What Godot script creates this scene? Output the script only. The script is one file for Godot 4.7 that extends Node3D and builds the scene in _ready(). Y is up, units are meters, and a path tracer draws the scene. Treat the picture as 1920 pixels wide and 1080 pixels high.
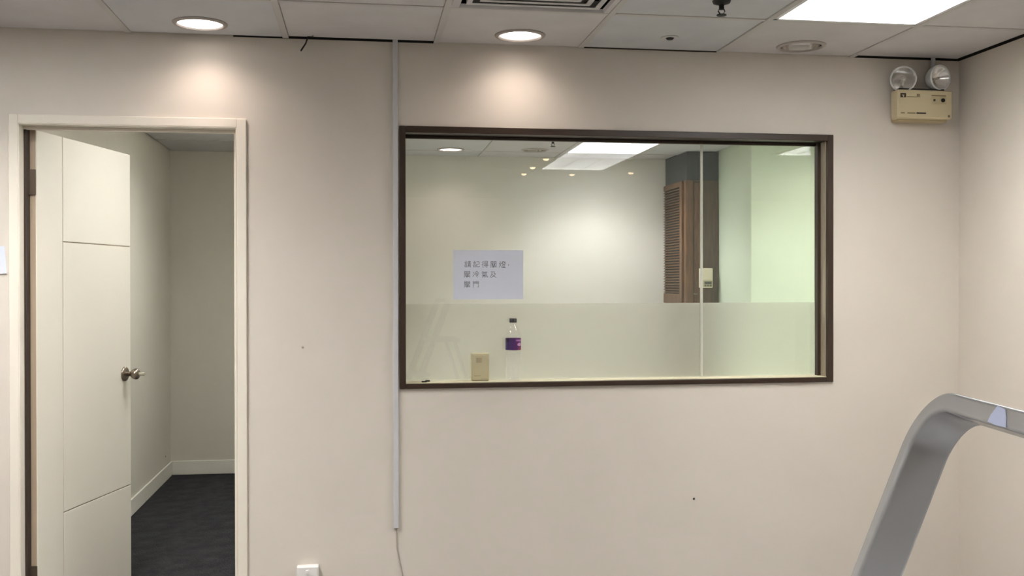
extends Node3D

const CEIL := 2.395
const SLAB := 2.62
var M := {}
var box_cache := {}

# ---------------------------------------------------------------- naming
func numbered(parent: Node, called: String) -> String:
	if not parent.has_node(NodePath(called)):
		return called
	var k := 1
	while parent.has_node(NodePath("%s_%03d" % [called, k])):
		k += 1
	return "%s_%03d" % [called, k]

func put(node: Node3D, called: String, parent: Node = self) -> Node3D:
	node.name = numbered(parent, called)
	parent.add_child(node, true)
	return node

func thing(called: String, label: String, category: String, at := Vector3.ZERO, group := "") -> Node3D:
	var o := Node3D.new()
	put(o, called)
	o.position = at
	tag(o, label, category, group)
	return o

func tag(o: Node, label: String, category := "", group := "") -> void:
	o.set_meta("label", label)
	if category: o.set_meta("category", category)
	if group: o.set_meta("group", group)

func part(called: String, mesh: Mesh, mat: Material, parent: Node = self, at := Vector3.ZERO, rot := Vector3.ZERO) -> MeshInstance3D:
	var o := MeshInstance3D.new()
	o.mesh = mesh
	o.material_override = mat
	put(o, called, parent)
	o.position = at
	o.rotation = rot
	return o

func structure(called: String, mesh: Mesh, mat: Material, label: String, category: String) -> MeshInstance3D:
	var o := part(called, mesh, mat)
	o.set_meta("kind", "structure")
	tag(o, label, category)
	return o

# ---------------------------------------------------------------- meshes
func new_st() -> SurfaceTool:
	var st := SurfaceTool.new()
	st.begin(Mesh.PRIMITIVE_TRIANGLES)
	return st

func tri(st: SurfaceTool, a: Vector3, b: Vector3, c: Vector3, n: Vector3, na := Vector3.ZERO, nb := Vector3.ZERO, nc := Vector3.ZERO) -> void:
	var cr := (b - a).cross(c - a)
	if na == Vector3.ZERO:
		na = n; nb = n; nc = n
	var vs := [a, b, c]
	var ns := [na, nb, nc]
	if cr.dot(n) > 0.0:
		vs = [a, c, b]
		ns = [na, nc, nb]
	for i in 3:
		st.set_normal(ns[i])
		st.add_vertex(vs[i])

func quad(st: SurfaceTool, a: Vector3, b: Vector3, c: Vector3, d: Vector3, n: Vector3) -> void:
	tri(st, a, b, c, n)
	tri(st, a, c, d, n)

# chamfered box, centred at c
func add_box(st: SurfaceTool, c: Vector3, s: Vector3, b := 0.0) -> void:
	var h := s * 0.5
	b = minf(b, minf(h.x, minf(h.y, h.z)) * 0.9)
	for ax in 3:
		for sg in [-1.0, 1.0]:
			var n := Vector3.ZERO
			n[ax] = sg
			var u := (ax + 1) % 3
			var v := (ax + 2) % 3
			var q := []
			for k in [[-1, -1], [1, -1], [1, 1], [-1, 1]]:
				var p := Vector3.ZERO
				p[ax] = sg * h[ax]
				p[u] = k[0] * (h[u] - b)
				p[v] = k[1] * (h[v] - b)
				q.append(c + p)
			quad(st, q[0], q[1], q[2], q[3], n)
	if b <= 0.0:
		return
	for ax in 3:
		var u := (ax + 1) % 3
		var v := (ax + 2) % 3
		for su in [-1.0, 1.0]:
			for sv in [-1.0, 1.0]:
				var n := Vector3.ZERO
				n[u] = su
				n[v] = sv
				var q := []
				for k in [[-1.0, 0], [1.0, 0], [1.0, 1], [-1.0, 1]]:
					var p := Vector3.ZERO
					p[ax] = k[0] * (h[ax] - b)
					p[u] = su * (h[u] - (b if k[1] == 0 else 0.0))
					p[v] = sv * (h[v] - (0.0 if k[1] == 0 else b))
					q.append(c + p)
				quad(st, q[0], q[1], q[2], q[3], n.normalized())
	for sx in [-1.0, 1.0]:
		for sy in [-1.0, 1.0]:
			for sz in [-1.0, 1.0]:
				var sgn := Vector3(sx, sy, sz)
				var o := h * sgn
				tri(st, c + o - Vector3(0, sy, sz) * b, c + o - Vector3(sx, 0, sz) * b, c + o - Vector3(sx, sy, 0) * b, sgn.normalized())

func box(s: Vector3, b := 0.0) -> Mesh:
	var key := "%s %s" % [s, b]
	if not box_cache.has(key):
		var st := new_st()
		add_box(st, Vector3.ZERO, s, b)
		box_cache[key] = st.commit()
	return box_cache[key]

# boxes given as [x0, x1, y0, y1, z0, z1]
func boxes(list: Array, b := 0.0) -> Mesh:
	var st := new_st()
	for r in list:
		add_box(st, Vector3((r[0] + r[1]) / 2.0, (r[2] + r[3]) / 2.0, (r[4] + r[5]) / 2.0), Vector3(r[1] - r[0], r[3] - r[2], r[5] - r[4]), b)
	return st.commit()

# a profile of (radius, height) points spun about y; smooth within each run of points, runs split at a NAN point
func add_lathe(st: SurfaceTool, pts: Array, segs := 32, flip := false, xf := Transform3D()) -> void:
	var runs := [[]]
	for p in pts:
		if p == null:
			runs.append([])
		else:
			runs[-1].append(p)
	for run in runs:
		var nn := []
		for i in run.size():
			var d := Vector2.ZERO
			if i > 0: d += (run[i] - run[i - 1]).normalized()
			if i < run.size() - 1: d += (run[i + 1] - run[i]).normalized()
			var n2 := Vector2(d.y, -d.x).normalized()
			nn.append(-n2 if flip else n2)
		for i in run.size() - 1:
			for k in segs:
				var a0 := TAU * k / segs
				var a1 := TAU * (k + 1) / segs
				var P := []
				var N := []
				for e in [[i, a0], [i, a1], [i + 1, a1], [i + 1, a0]]:
					var r: Vector2 = run[e[0]]
					var n2: Vector2 = nn[e[0]]
					P.append(xf * Vector3(r.x * cos(e[1]), r.y, r.x * sin(e[1])))
					N.append((xf.basis * Vector3(n2.x * cos(e[1]), n2.y, n2.x * sin(e[1]))).normalized())
				var face: Vector3 = (N[0] + N[1] + N[2] + N[3]).normalized()
				if run[i].x > 1e-5:
					tri(st, P[0], P[1], P[2], face, N[0], N[1], N[2])
				if run[i + 1].x > 1e-5:
					tri(st, P[0], P[2], P[3], face, N[0], N[2], N[3])

func lathe(pts: Array, segs := 32, flip := false) -> Mesh:
	var st := new_st()
	add_lathe(st, pts, segs, flip)
	return st.commit()

func disc(r: float, t: float, segs := 32, bev := 0.0) -> Mesh:
	if bev > 0.0:
		return lathe([Vector2(0, 0), Vector2(r - bev, 0), null, Vector2(r - bev, 0), Vector2(r, bev), null, Vector2(r, bev), Vector2(r, t - bev), null, Vector2(r, t - bev), Vector2(r - bev, t), null, Vector2(r - bev, t), Vector2(0, t)], segs)
	return lathe([Vector2(0, 0), Vector2(r, 0), null, Vector2(r, 0), Vector2(r, t), null, Vector2(r, t), Vector2(0, t)], segs)

# sweep a closed profile (list of Vector2) along points with frames [origin, u axis, v axis]
func add_sweep(st: SurfaceTool, frames: Array, prof: Array, pn: Array) -> void:
	var m := prof.size()
	for i in frames.size() - 1:
		for k in m:
			var P := []
			var N := []
			for e in [[i, k], [i, (k + 1) % m], [i + 1, (k + 1) % m], [i + 1, k]]:
				var f: Array = frames[e[0]]
				var q: Vector2 = prof[e[1]]
				var n: Vector2 = pn[e[1]]
				P.append(f[0] + f[1] * q.x + f[2] * q.y)
				N.append((f[1] * n.x + f[2] * n.y).normalized())
			var face: Vector3 = (N[0] + N[1] + N[2] + N[3]).normalized()
			tri(st, P[0], P[1], P[2], face, N[0], N[1], N[2])
			tri(st, P[0], P[2], P[3], face, N[0], N[2], N[3])
	for e in [0, frames.size() - 1]:
		var f: Array = frames[e]
		var g: Array = frames[1 if e == 0 else e - 1]
		var n: Vector3 = (f[0] - g[0]).normalized()
		for k in m:
			tri(st, f[0], f[0] + f[1] * prof[k].x + f[2] * prof[k].y, f[0] + f[1] * prof[(k + 1) % m].x + f[2] * prof[(k + 1) % m].y, n)

func add_tube(st: SurfaceTool, pts: Array, r: float, segs := 8) -> void:
	var frames := []
	for i in pts.size():
		var t: Vector3 = (pts[mini(i + 1, pts.size() - 1)] - pts[maxi(i - 1, 0)]).normalized()
		var ref := Vector3.UP if absf(t.y) < 0.9 else Vector3.RIGHT
		var u := t.cross(ref).normalized()
		frames.append([pts[i], u, u.cross(t).normalized()])
	var prof := []
	for k in segs:
		prof.append(Vector2(cos(TAU * k / segs), sin(TAU * k / segs)) * r)
	var pn := []
	for q in prof:
		pn.append(q.normalized())
	add_sweep(st, frames, prof, pn)

func tube(pts: Array, r: float, segs := 8) -> Mesh:
	var st := new_st()
	add_tube(st, pts, r, segs)
	return st.commit()

func round_rect(w: float, h: float, r: float, steps := 6) -> Array:
	var prof := []
	var pn := []
	for c in 4:
		var cx := (w / 2 - r) * (1 if c in [0, 3] else -1)
		var cy := (h / 2 - r) * (1 if c in [0, 1] else -1)
		for k in steps + 1:
			var a := PI / 2 * c + PI / 2 * k / steps
			prof.append(Vector2(cx + r * cos(a), cy + r * sin(a)))
			pn.append(Vector2(cos(a), sin(a)))
	return [prof, pn]

# ceiling tile with a round hole, lower face at y = 0, thickness t upwards, in the xz plane round the origin
func holed_tile(x0: float, x1: float, z0: float, z1: float, r: float, t: float) -> Mesh:
	var st := new_st()
	var segs := 48
	var rim := func(a: float) -> Vector2:
		var d := Vector2(cos(a), sin(a))
		var k := 1e9
		if d.x > 1e-6: k = minf(k, x1 / d.x)
		if d.x < -1e-6: k = minf(k, x0 / d.x)
		if d.y > 1e-6: k = minf(k, z1 / d.y)
		if d.y < -1e-6: k = minf(k, z0 / d.y)
		return d * k
	var angles := []
	for k in segs:
		angles.append(TAU * k / segs)
	for c in [Vector2(x0, z0), Vector2(x1, z0), Vector2(x1, z1), Vector2(x0, z1)]:
		angles.append(fposmod(c.angle(), TAU))
	angles.sort()
	for i in angles.size():
		var a: float = angles[i]
		var b: float = angles[(i + 1) % angles.size()]
		if absf(a - b) < 1e-6: continue
		var A: Vector2 = rim.call(a)
		var B: Vector2 = rim.call(b)
		var a2 := Vector2(cos(a), sin(a)) * r
		var b2 := Vector2(cos(b), sin(b)) * r
		for y in [0.0, t]:
			quad(st, Vector3(a2.x, y, a2.y), Vector3(A.x, y, A.y), Vector3(B.x, y, B.y), Vector3(b2.x, y, b2.y), Vector3(0, -1 if y == 0.0 else 1, 0))
		var mid := (a2 + b2).normalized()
		quad(st, Vector3(a2.x, 0, a2.y), Vector3(b2.x, 0, b2.y), Vector3(b2.x, t, b2.y), Vector3(a2.x, t, a2.y), Vector3(-mid.x, 0, -mid.y))
		var on := (B - A).orthogonal().normalized()
		if on.dot(A) < 0: on = -on
		quad(st, Vector3(A.x, 0, A.y), Vector3(B.x, 0, B.y), Vector3(B.x, t, B.y), Vector3(A.x, t, A.y), Vector3(on.x, 0, on.y))
	return st.commit()

# ---------------------------------------------------------------- materials
func mat(c: Color, rough := 0.6, metal := 0.0) -> StandardMaterial3D:
	var m := StandardMaterial3D.new()
	m.albedo_color = c
	m.roughness = rough
	m.metallic = metal
	return m

func noise_tex(freq: float, size: int, sd: int, lo: Color, hi: Color, as_normal := false, bump := 1.0) -> NoiseTexture2D:
	var n := FastNoiseLite.new()
	n.seed = sd
	n.frequency = freq
	n.fractal_octaves = 4
	var t := NoiseTexture2D.new()
	t.width = size
	t.height = size
	t.seamless = true
	t.noise = n
	if as_normal:
		t.as_normal_map = true
		t.bump_strength = bump
	else:
		var g := Gradient.new()
		g.set_color(0, lo)
		g.set_color(1, hi)
		t.color_ramp = g
	return t

func paint(c: Color, rough := 0.75, vary := 0.03, scale := 0.6, sd := 3) -> StandardMaterial3D:
	var m := mat(Color.WHITE, rough)
	m.albedo_texture = noise_tex(0.012, 256, sd, c.darkened(vary), c.lightened(vary * 0.5))
	m.uv1_triplanar = true
	m.uv1_world_triplanar = true
	m.uv1_scale = Vector3.ONE * scale
	m.metallic_specular = 0.3
	return m

func glow(c: Color, e: float) -> StandardMaterial3D:
	var m := mat(c, 0.5)
	m.emission_enabled = true
	m.emission = c
	m.emission_energy_multiplier = e
	return m

func make_materials() -> void:
	M.wall = paint(Color(0.865, 0.832, 0.79), 0.75, 0.02, 0.5)
	M.wall_b = paint(Color(0.865, 0.855, 0.815), 0.75, 0.02, 0.5, 5)
	M.wall_green = paint(Color(0.82, 0.87, 0.78), 0.75, 0.02, 0.5, 7)
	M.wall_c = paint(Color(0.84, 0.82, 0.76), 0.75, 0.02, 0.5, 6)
	M.door = paint(Color(0.90, 0.878, 0.825), 0.5, 0.012, 0.8, 8)
	M.frame_paint = paint(Color(0.93, 0.90, 0.85), 0.5, 0.012, 0.8, 9)
	M.rebate = mat(Color(0.20, 0.15, 0.11), 0.8)
	M.door_edge = mat(Color(0.66, 0.585, 0.50), 0.7)
	M.groove = mat(Color(0.66, 0.60, 0.52), 0.8)
	M.tile = paint(Color(0.82, 0.81, 0.81), 0.9, 0.03, 1.3, 11)
	M.tile_alt = paint(Color(0.805, 0.81, 0.82), 0.9, 0.03, 1.1, 12)
	M.tee = mat(Color(0.76, 0.75, 0.74), 0.5)
	M.plenum = mat(Color(0.10, 0.09, 0.08), 0.95)
	M.floor = paint(Color(0.50, 0.49, 0.475), 0.55, 0.04, 0.7, 13)
	M.carpet = paint(Color(0.165, 0.165, 0.17), 0.98, 0.12, 2.5, 14)
	M.carpet.normal_enabled = true
	M.carpet.normal_texture = noise_tex(0.12, 256, 15, Color.BLACK, Color.WHITE, true, 6.0)
	M.skirting = mat(Color(0.90, 0.885, 0.83), 0.5)
	M.bronze = mat(Color(0.19, 0.132, 0.088), 0.42)
	M.bead = mat(Color(0.60, 0.555, 0.48), 0.6)
	M.sill = mat(Color(0.80, 0.77, 0.66), 0.5)
	M.glass = mat(Color(0.9, 0.98, 0.93, 0.03), 0.0)
	M.glass.metallic_specular = 0.5
	M.glass.transparency = BaseMaterial3D.TRANSPARENCY_ALPHA
	M.clear = mat(Color(1, 1, 1, 0.06), 0.03)
	M.clear.transparency = BaseMaterial3D.TRANSPARENCY_ALPHA
	M.frost = mat(Color(0.985, 0.98, 0.945, 0.25), 0.24)
	M.frost.refraction_enabled = true
	M.frost.refraction_scale = 0.05
	M.silicone = mat(Color(0.80, 0.79, 0.74), 0.35)
	M.silicone.backlight_enabled = true
	M.silicone.backlight = Color(0.7, 0.7, 0.7)
	M.white_metal = mat(Color(0.90, 0.90, 0.90), 0.35)
	M.louvre = mat(Color(0.93, 0.94, 0.95), 0.3)
	M.tube = glow(Color(1.0, 0.985, 0.96), 7.0)
	M.lens_lit = glow(Color(1.0, 0.97, 0.94), 5.0)
	M.bulb_warm = glow(Color(1.0, 0.88, 0.70), 14.0)
	M.trim = mat(Color(0.66, 0.63, 0.61), 0.4)
	M.reflector = mat(Color(0.95, 0.94, 0.93), 0.14, 1.0)
	M.head_reflector = mat(Color(0.96, 0.955, 0.95), 0.20, 0.95)
	M.chrome = mat(Color(0.80, 0.78, 0.75), 0.22, 1.0)
	M.nickel = mat(Color(0.56, 0.52, 0.47), 0.28, 1.0)
	M.lock = mat(Color(0.62, 0.60, 0.52), 0.6)
	M.dark = mat(Color(0.05, 0.045, 0.04), 0.6)
	M.hinge = mat(Color(0.36, 0.31, 0.26), 0.4, 0.7)
	M.conduit = mat(Color(0.80, 0.80, 0.81), 0.45)
	M.cable = mat(Color(0.70, 0.66, 0.61), 0.6)
	M.plastic = mat(Color(0.93, 0.92, 0.91), 0.4)
	M.thermostat = mat(Color(0.92, 0.885, 0.79), 0.45)
	M.cream = mat(Color(0.80, 0.745, 0.61), 0.45)
	M.cream_shade = mat(Color(0.74, 0.68, 0.54), 0.5)
	M.print_dark = mat(Color(0.17, 0.14, 0.10), 0.7)
	M.print_mid = mat(Color(0.50, 0.45, 0.33), 0.7)
	M.controller = mat(Color(0.71, 0.675, 0.55), 0.45)
	M.controller_recess = mat(Color(0.60, 0.55, 0.44), 0.5)
	M.lcd = mat(Color(0.30, 0.30, 0.26), 0.3)
	M.steel = mat(Color(0.71, 0.71, 0.72), 0.25, 0.5)
	M.rubber = mat(Color(0.08, 0.08, 0.08), 0.8)
	M.tape = mat(Color(0.76, 0.79, 0.90), 0.7)
	M.black_plastic = mat(Color(0.06, 0.055, 0.07), 0.4)
	M.brown = wood(Color(0.42, 0.27, 0.16), 21)
	M.brown_dark = wood(Color(0.35, 0.26, 0.18), 22)
	M.brown_red = wood(Color(0.42, 0.265, 0.135), 23)
	M.header = mat(Color(0.17, 0.17, 0.18), 0.5)
	M.paper = mat(Color(0.86, 0.88, 0.94), 0.8)

func wood(c: Color, sd: int) -> StandardMaterial3D:
	var m := mat(Color.WHITE, 0.45)
	m.albedo_texture = noise_tex(0.03, 256, sd, c.darkened(0.25), c.lightened(0.08))
	m.uv1_triplanar = true
	m.uv1_scale = Vector3(6, 0.7, 6)
	return m

# ---------------------------------------------------------------- the scene
func _ready() -> void:
	var cam := Camera3D.new()
	cam.name = "camera"
	add_child(cam)
	cam.position = Vector3(0, 1.42, 4.1077)
	cam.basis = Basis(Vector3.UP, -0.148137) * Basis(Vector3.RIGHT, -0.005233) * Basis(Vector3.BACK, -0.001383)
	cam.fov = 31.904
	cam.near = 0.05
	cam.current = true
	var we := WorldEnvironment.new()
	we.name = "environment"
	var env := Environment.new()
	env.background_mode = Environment.BG_COLOR
	env.background_color = Color(0.02, 0.02, 0.02)
	env.tonemap_mode = Environment.TONE_MAPPER_LINEAR
	env.tonemap_exposure = 1.0
	env.sdfgi_enabled = true
	env.ssao_enabled = true
	env.ssil_enabled = true
	we.environment = env
	add_child(we)
	make_materials()
	shell()
	door()
	window()
	ceilings()
	# ceiling lights: the troffer in view, one behind the camera, one far left, one in the side bay, two in the inner room
	troffer(1.503, 2.103, 0.5245, 1.7245, 5.0, Color(1.0, 0.99, 0.975), "louvred fluorescent ceiling light panel above right end of the window, in this room")
	troffer(1.503, 2.103, 3.1245, 4.3245, 8.7, Color(1.0, 0.99, 0.975), "louvred fluorescent ceiling light panel further back, seen as dim reflection in window")
	troffer(-1.497, -0.897, 0.5245, 1.7245, 9.4, Color(1.0, 0.99, 0.975), "louvred fluorescent ceiling light panel just above frame, over the door side")
	troffer(-1.497, -0.897, 3.1245, 4.3245, 8.7, Color(1.0, 0.99, 0.975), "louvred fluorescent ceiling light panel out of frame, left of camera")
	troffer(-0.6535, -0.0535, -0.74, -0.14, 1.9, Color(1.0, 1.0, 1.0), "square ceiling light panel hidden inside the room behind the door")
	troffer(-0.6535, -0.0535, -2.44, -1.84, 3.0, Color(1.0, 1.0, 1.0), "second hidden ceiling panel, deeper inside the room behind the door")
	troffer(3.12, 3.72, 1.9245, 3.1245, 4.0, Color(1.0, 0.99, 0.975), "louvred fluorescent ceiling light reflected as slanting streaks at window's top right")
	troffer(1.503, 2.103, -3.355, -2.735, 0.9, Color(1.0, 1.0, 1.0), "square bright ceiling light panel in inner room seen through the window", 0.98)
	troffer(0.903, 1.503, -1.55, -0.95, 2.5, Color(0.99, 1.0, 0.97), "square ceiling light panel mid-room inside inner room, above the frame", 8.0)
	troffer(2.72, 3.32, -1.89, -1.29, 4.4, Color(0.98, 1.0, 0.96), "square ceiling light panel lighting the bright stepped wall behind window right")
	downlight(Vector3(-0.60, CEIL, 0.175), 2, "round recessed downlight glowing white above the open door")
	downlight(Vector3(0.622, CEIL, 0.165), 1, "lit round recessed downlight with visible bulbs above middle of window")
	downlight(Vector3(1.803, CEIL, 0.15), 0, "unlit round recessed downlight with shiny reflector left of emergency light")
	downlight(Vector3(0.648, CEIL, -3.27), 2, "small lit round downlight in inner room ceiling, above the paper notice")
	downlight(Vector3(1.266, CEIL, -3.22), 0, "dim round downlight in inner room ceiling, left of bright panel")
	downlight(Vector3(3.02, CEIL, -2.12), 2, "round downlight washing the bright inner wall behind window's right end")
	for s in [[1.43, 3.515, "nearest the reflected light panel"], [1.43, 4.60, "furthest left of reflected dots"], [1.425, 4.107, "middle of the left three reflected dots"], [1.865, 4.593, "dot below the reflected panel"], [2.353, 4.394, "furthest right reflected dot"]]:
		spot_lamp(Vector3(s[0], CEIL, s[1]), "tiny warm ceiling spotlight mirrored in glass, " + s[2])
	diffuser()
	sprinklers()
	emergency_light()
	trunking()
	notices()
	sill_things()
	closet()
	ladder()
	small_things()

func shell() -> void:
	structure("floor", boxes([[-3.5, 5.4, -0.12, 0.0, -0.05, 7.6], [0.0, 5.4, -0.12, 0.0, -4.0, -0.05]]), M.floor, "pale grey vinyl floor of the main room, below the frame", "floor")
	structure("floor_inner", boxes([[-3.5, 0.0, -0.12, 0.0, -4.0, -0.05]]), M.carpet, "dark charcoal carpet floor seen through the open door", "floor")
	# openings: door -1.300..-0.487 up to 2.034, window 0.165..2.000 by 1.003..2.043
	structure("wall_front", boxes([
		[-3.4, -1.300, 0, SLAB, -0.10, 0], [-1.300, -0.487, 2.034, SLAB, -0.10, 0], [-0.487, 0.165, 0, SLAB, -0.10, 0],
		[0.165, 2.000, 0, 1.003, -0.10, 0], [0.165, 2.000, 2.043, SLAB, -0.10, 0], [2.000, 5.3, 0, SLAB, -0.10, 0]]),
		M.wall, "beige painted partition wall with door opening and brown framed window", "wall")
	structure("wall_right", boxes([[2.607, 2.707, 0, SLAB, 0, 1.1245]]), M.wall, "beige painted side wall at right edge beyond emergency light", "wall")
	structure("wall_left", boxes([[-3.4, -3.297, 0, SLAB, 0, 7.4]]), M.wall, "beige painted wall out of frame on the left", "wall")
	structure("wall_back", boxes([[-3.4, 5.3, 0, SLAB, 7.3245, 7.43]]), M.wall, "beige painted wall behind the camera", "wall")
	structure("wall_far_right", boxes([[5.2, 5.3, 0, SLAB, 0, 7.4]]), M.wall, "beige painted far wall of the side bay", "wall")
	# inner room (behind the window)
	structure("wall_inner_back", boxes([[-1.50, 2.395, 0, SLAB, -3.76, -3.65]]), M.wall_b, "pale back wall of the inner rooms", "wall")
	structure("wall_inner_partition", boxes([[-0.05, 0.05, 0, SLAB, -3.65, -0.10]]), M.wall_b, "pale partition between the two inner rooms", "wall")
	structure("wall_inner_return", boxes([[2.645, 3.7, 0, SLAB, -3.65, -2.49]]), M.wall_green, "bright pale wall stepping forward at right of inner room", "wall")
	structure("wall_inner_right", boxes([[3.6, 3.7, 0, SLAB, -2.49, -0.10]]), M.wall_b, "pale right wall of the inner room", "wall")
	structure("wall_store_left", boxes([[-1.50, -1.40, 0, SLAB, -3.65, -0.10]]), M.wall_c, "shaded left wall of the room behind the door", "wall")
	structure("wall_store_back", boxes([[-1.40, -0.05, 0, SLAB, -3.65, -3.64]]), M.wall_c, "shaded back wall of the room behind the door", "wall")
	structure("baseboard_left", boxes([[-1.40, -1.388, 0, 0.103, -3.64, -0.12]], 0.003), M.skirting, "cream skirting along the left wall behind the door", "skirting")
	structure("baseboard_back", boxes([[-1.388, -0.05, 0, 0.103, -3.64, -3.628]], 0.003), M.skirting, "cream skirting along the back wall behind the door", "skirting")
	structure("baseboard_front", boxes([[-3.29, -1.34, 0, 0.103, 0, 0.012], [-0.45, 2.60, 0, 0.103, 0, 0.012]], 0.003), M.skirting, "cream skirting below frame along the window wall", "skirting")

func door() -> void:
	var d := thing("door_1", "cream flush door with routed grooves standing open into the dark room", "door", Vector3(-1.3, 0, 0))
	d.set_meta("kind", "structure")
	var o := Vector3(1.3, 0, 0)
	# casing and lining
	part("door_frame", boxes([
		[-1.335, -1.300, 0, 2.069, -0.002, 0.013], [-0.487, -0.450, 0, 2.069, -0.002, 0.013], [-1.300, -0.487, 2.034, 2.069, -0.002, 0.013],
		[-1.300, -1.296, 0, 2.034, -0.042, 0.012], [-0.491, -0.487, 0, 2.034, -0.10, 0.012], [-1.300, -0.487, 2.030, 2.034, -0.10, 0.012]], 0.002), M.frame_paint, d, o)
	part("door_rebate", boxes([[-1.2965, -1.2880, 0.004, 2.030, -0.100, -0.043]]), M.rebate, d, o)
	part("door_stop", boxes([[-0.503, -0.491, 0, 2.018, -0.058, -0.035], [-1.296, -0.491, 2.018, 2.030, -0.058, -0.035]], 0.002), M.frame_paint, d, o)
	# the leaf turns about its hinge edge; local x runs along the leaf, local z out of its front face
	var leaf := part("door_leaf", boxes([[0, 0.772, 0.008, 2.022, -0.040, -0.004]], 0.001), M.groove, d, Vector3(-1.262, 0, -0.082) + o, Vector3(0, deg_to_rad(75.83), 0))
	var g := 0.0022
	for r in [[0.0, 0.190 - g, 0.008, 2.022], [0.190 + g, 0.772, 0.008, 0.476 - g], [0.190 + g, 0.772, 0.476 + g, 1.591 - g], [0.190 + g, 0.772, 1.591 + g, 2.022]]:
		part("door_panel", boxes([[r[0], r[1], r[2], r[3], -0.0045, 0.0]], 0.0012), M.door, leaf)
	part("leaf_back", boxes([[-0.0005, 0.7725, 0.0075, 2.0225, -0.0405, -0.0042]], 0.001), M.door_edge, leaf)
	# knob set
	var kb := Vector3(0.713, 1.0, 0.0)
	var rx := Vector3(PI / 2, 0, 0)
	part("knob_rose", lathe([Vector2(0.034, 0), Vector2(0.034, 0.004), Vector2(0.030, 0.009), Vector2(0.018, 0.013), Vector2(0.0, 0.013)], 40), M.nickel, leaf, kb, rx)
	part("door_knob", lathe([Vector2(0.011, 0.012), Vector2(0.011, 0.030), Vector2(0.016, 0.036), Vector2(0.023, 0.044), Vector2(0.0255, 0.054), Vector2(0.024, 0.063), Vector2(0.018, 0.069), Vector2(0.012, 0.0705), Vector2(0.0, 0.0705)], 40), M.nickel, leaf, kb, rx)
	part("lock_button", lathe([Vector2(0.0085, 0.070), Vector2(0.0085, 0.094), Vector2(0.0075, 0.096), Vector2(0, 0.096)], 20), M.lock, leaf, kb, rx)
	for y in [1.817, 0.26]:
		var st := new_st()
		add_box(st, Vector3(0.0, 0, 0), Vector3(0.028, 0.100, 0.003), 0.0006)
		add_lathe(st, [Vector2(0, -0.05), Vector2(0.0065, -0.05), null, Vector2(0.0065, -0.05), Vector2(0.0065, 0.05), null, Vector2(0.0065, 0.05), Vector2(0, 0.05)], 14, false, Transform3D(Basis(), Vector3(-0.016, 0, 0.004)))
		part("hinge", st.commit(), M.hinge, d, Vector3(-1.277, y, -0.078) + o)

func window() -> void:
	var w := thing("window_1", "wide internal window with dark brown frame and frosted lower band", "window", Vector3(1.08, 1.0, 0))
	w.set_meta("kind", "structure")
	var o := -Vector3(1.08, 1.0, 0)
	var zf := 0.012
	part("window_frame", boxes([[0.152, 0.177, 0.990, 2.056, -0.10, zf]], 0.002), M.bronze, w, o)
	part("window_frame", boxes([[1.988, 2.0145, 0.990, 2.056, -0.10, zf]], 0.002), M.bronze, w, o)
	part("window_frame", boxes([[0.177, 1.988, 2.029, 2.056, -0.10, zf]], 0.002), M.bronze, w, o)
	part("window_frame", boxes([[0.177, 1.988, 0.990, 1.010, -0.10, zf]], 0.002), M.bronze, w, o)
	# glazing beads on the near side of the glass
	part("glazing_bead", boxes([[1.972, 1.988, 1.012, 2.029, -0.085, -0.052]], 0.002), M.bronze, w, o)
	part("glazing_strip", boxes([[1.9845, 1.988, 1.012, 2.029, -0.050, -0.006]], 0.0005), M.bead, w, o)
	part("glazing_bead", boxes([[0.177, 1.972, 2.016, 2.029, -0.085, -0.066]], 0.002), M.bronze, w, o)
	part("window_ledge", boxes([[0.177, 1.988, 1.010, 1.0125, -0.098, 0.0]], 0.0005), M.sill, w, o)
	# two panes butted together with a clear joint, film on the room-far side
	part("glass_pane", boxes([[0.177, 1.446, 1.0125, 2.029, -0.078, -0.072]]), M.glass, w, o)
	part("glass_pane", boxes([[1.457, 1.988, 1.0125, 2.029, -0.078, -0.072]]), M.glass, w, o)
	part("glass_joint", boxes([[1.4462, 1.4568, 1.0125, 2.016, -0.079, -0.071]], 0.001), M.silicone, w, o)
	var film := part("frosted_film", boxes([[0.177, 1.446, 1.0125, 1.332, -0.0835, -0.0795]]), M.frost, w, o)
	tag(film, "frosted lower band of the left pane")
	var film2 := part("frosted_film", boxes([[1.457, 1.972, 1.0125, 1.332, -0.0835, -0.0795]]), M.frost, w, o)
	tag(film2, "frosted lower band of the right pane")

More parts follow.
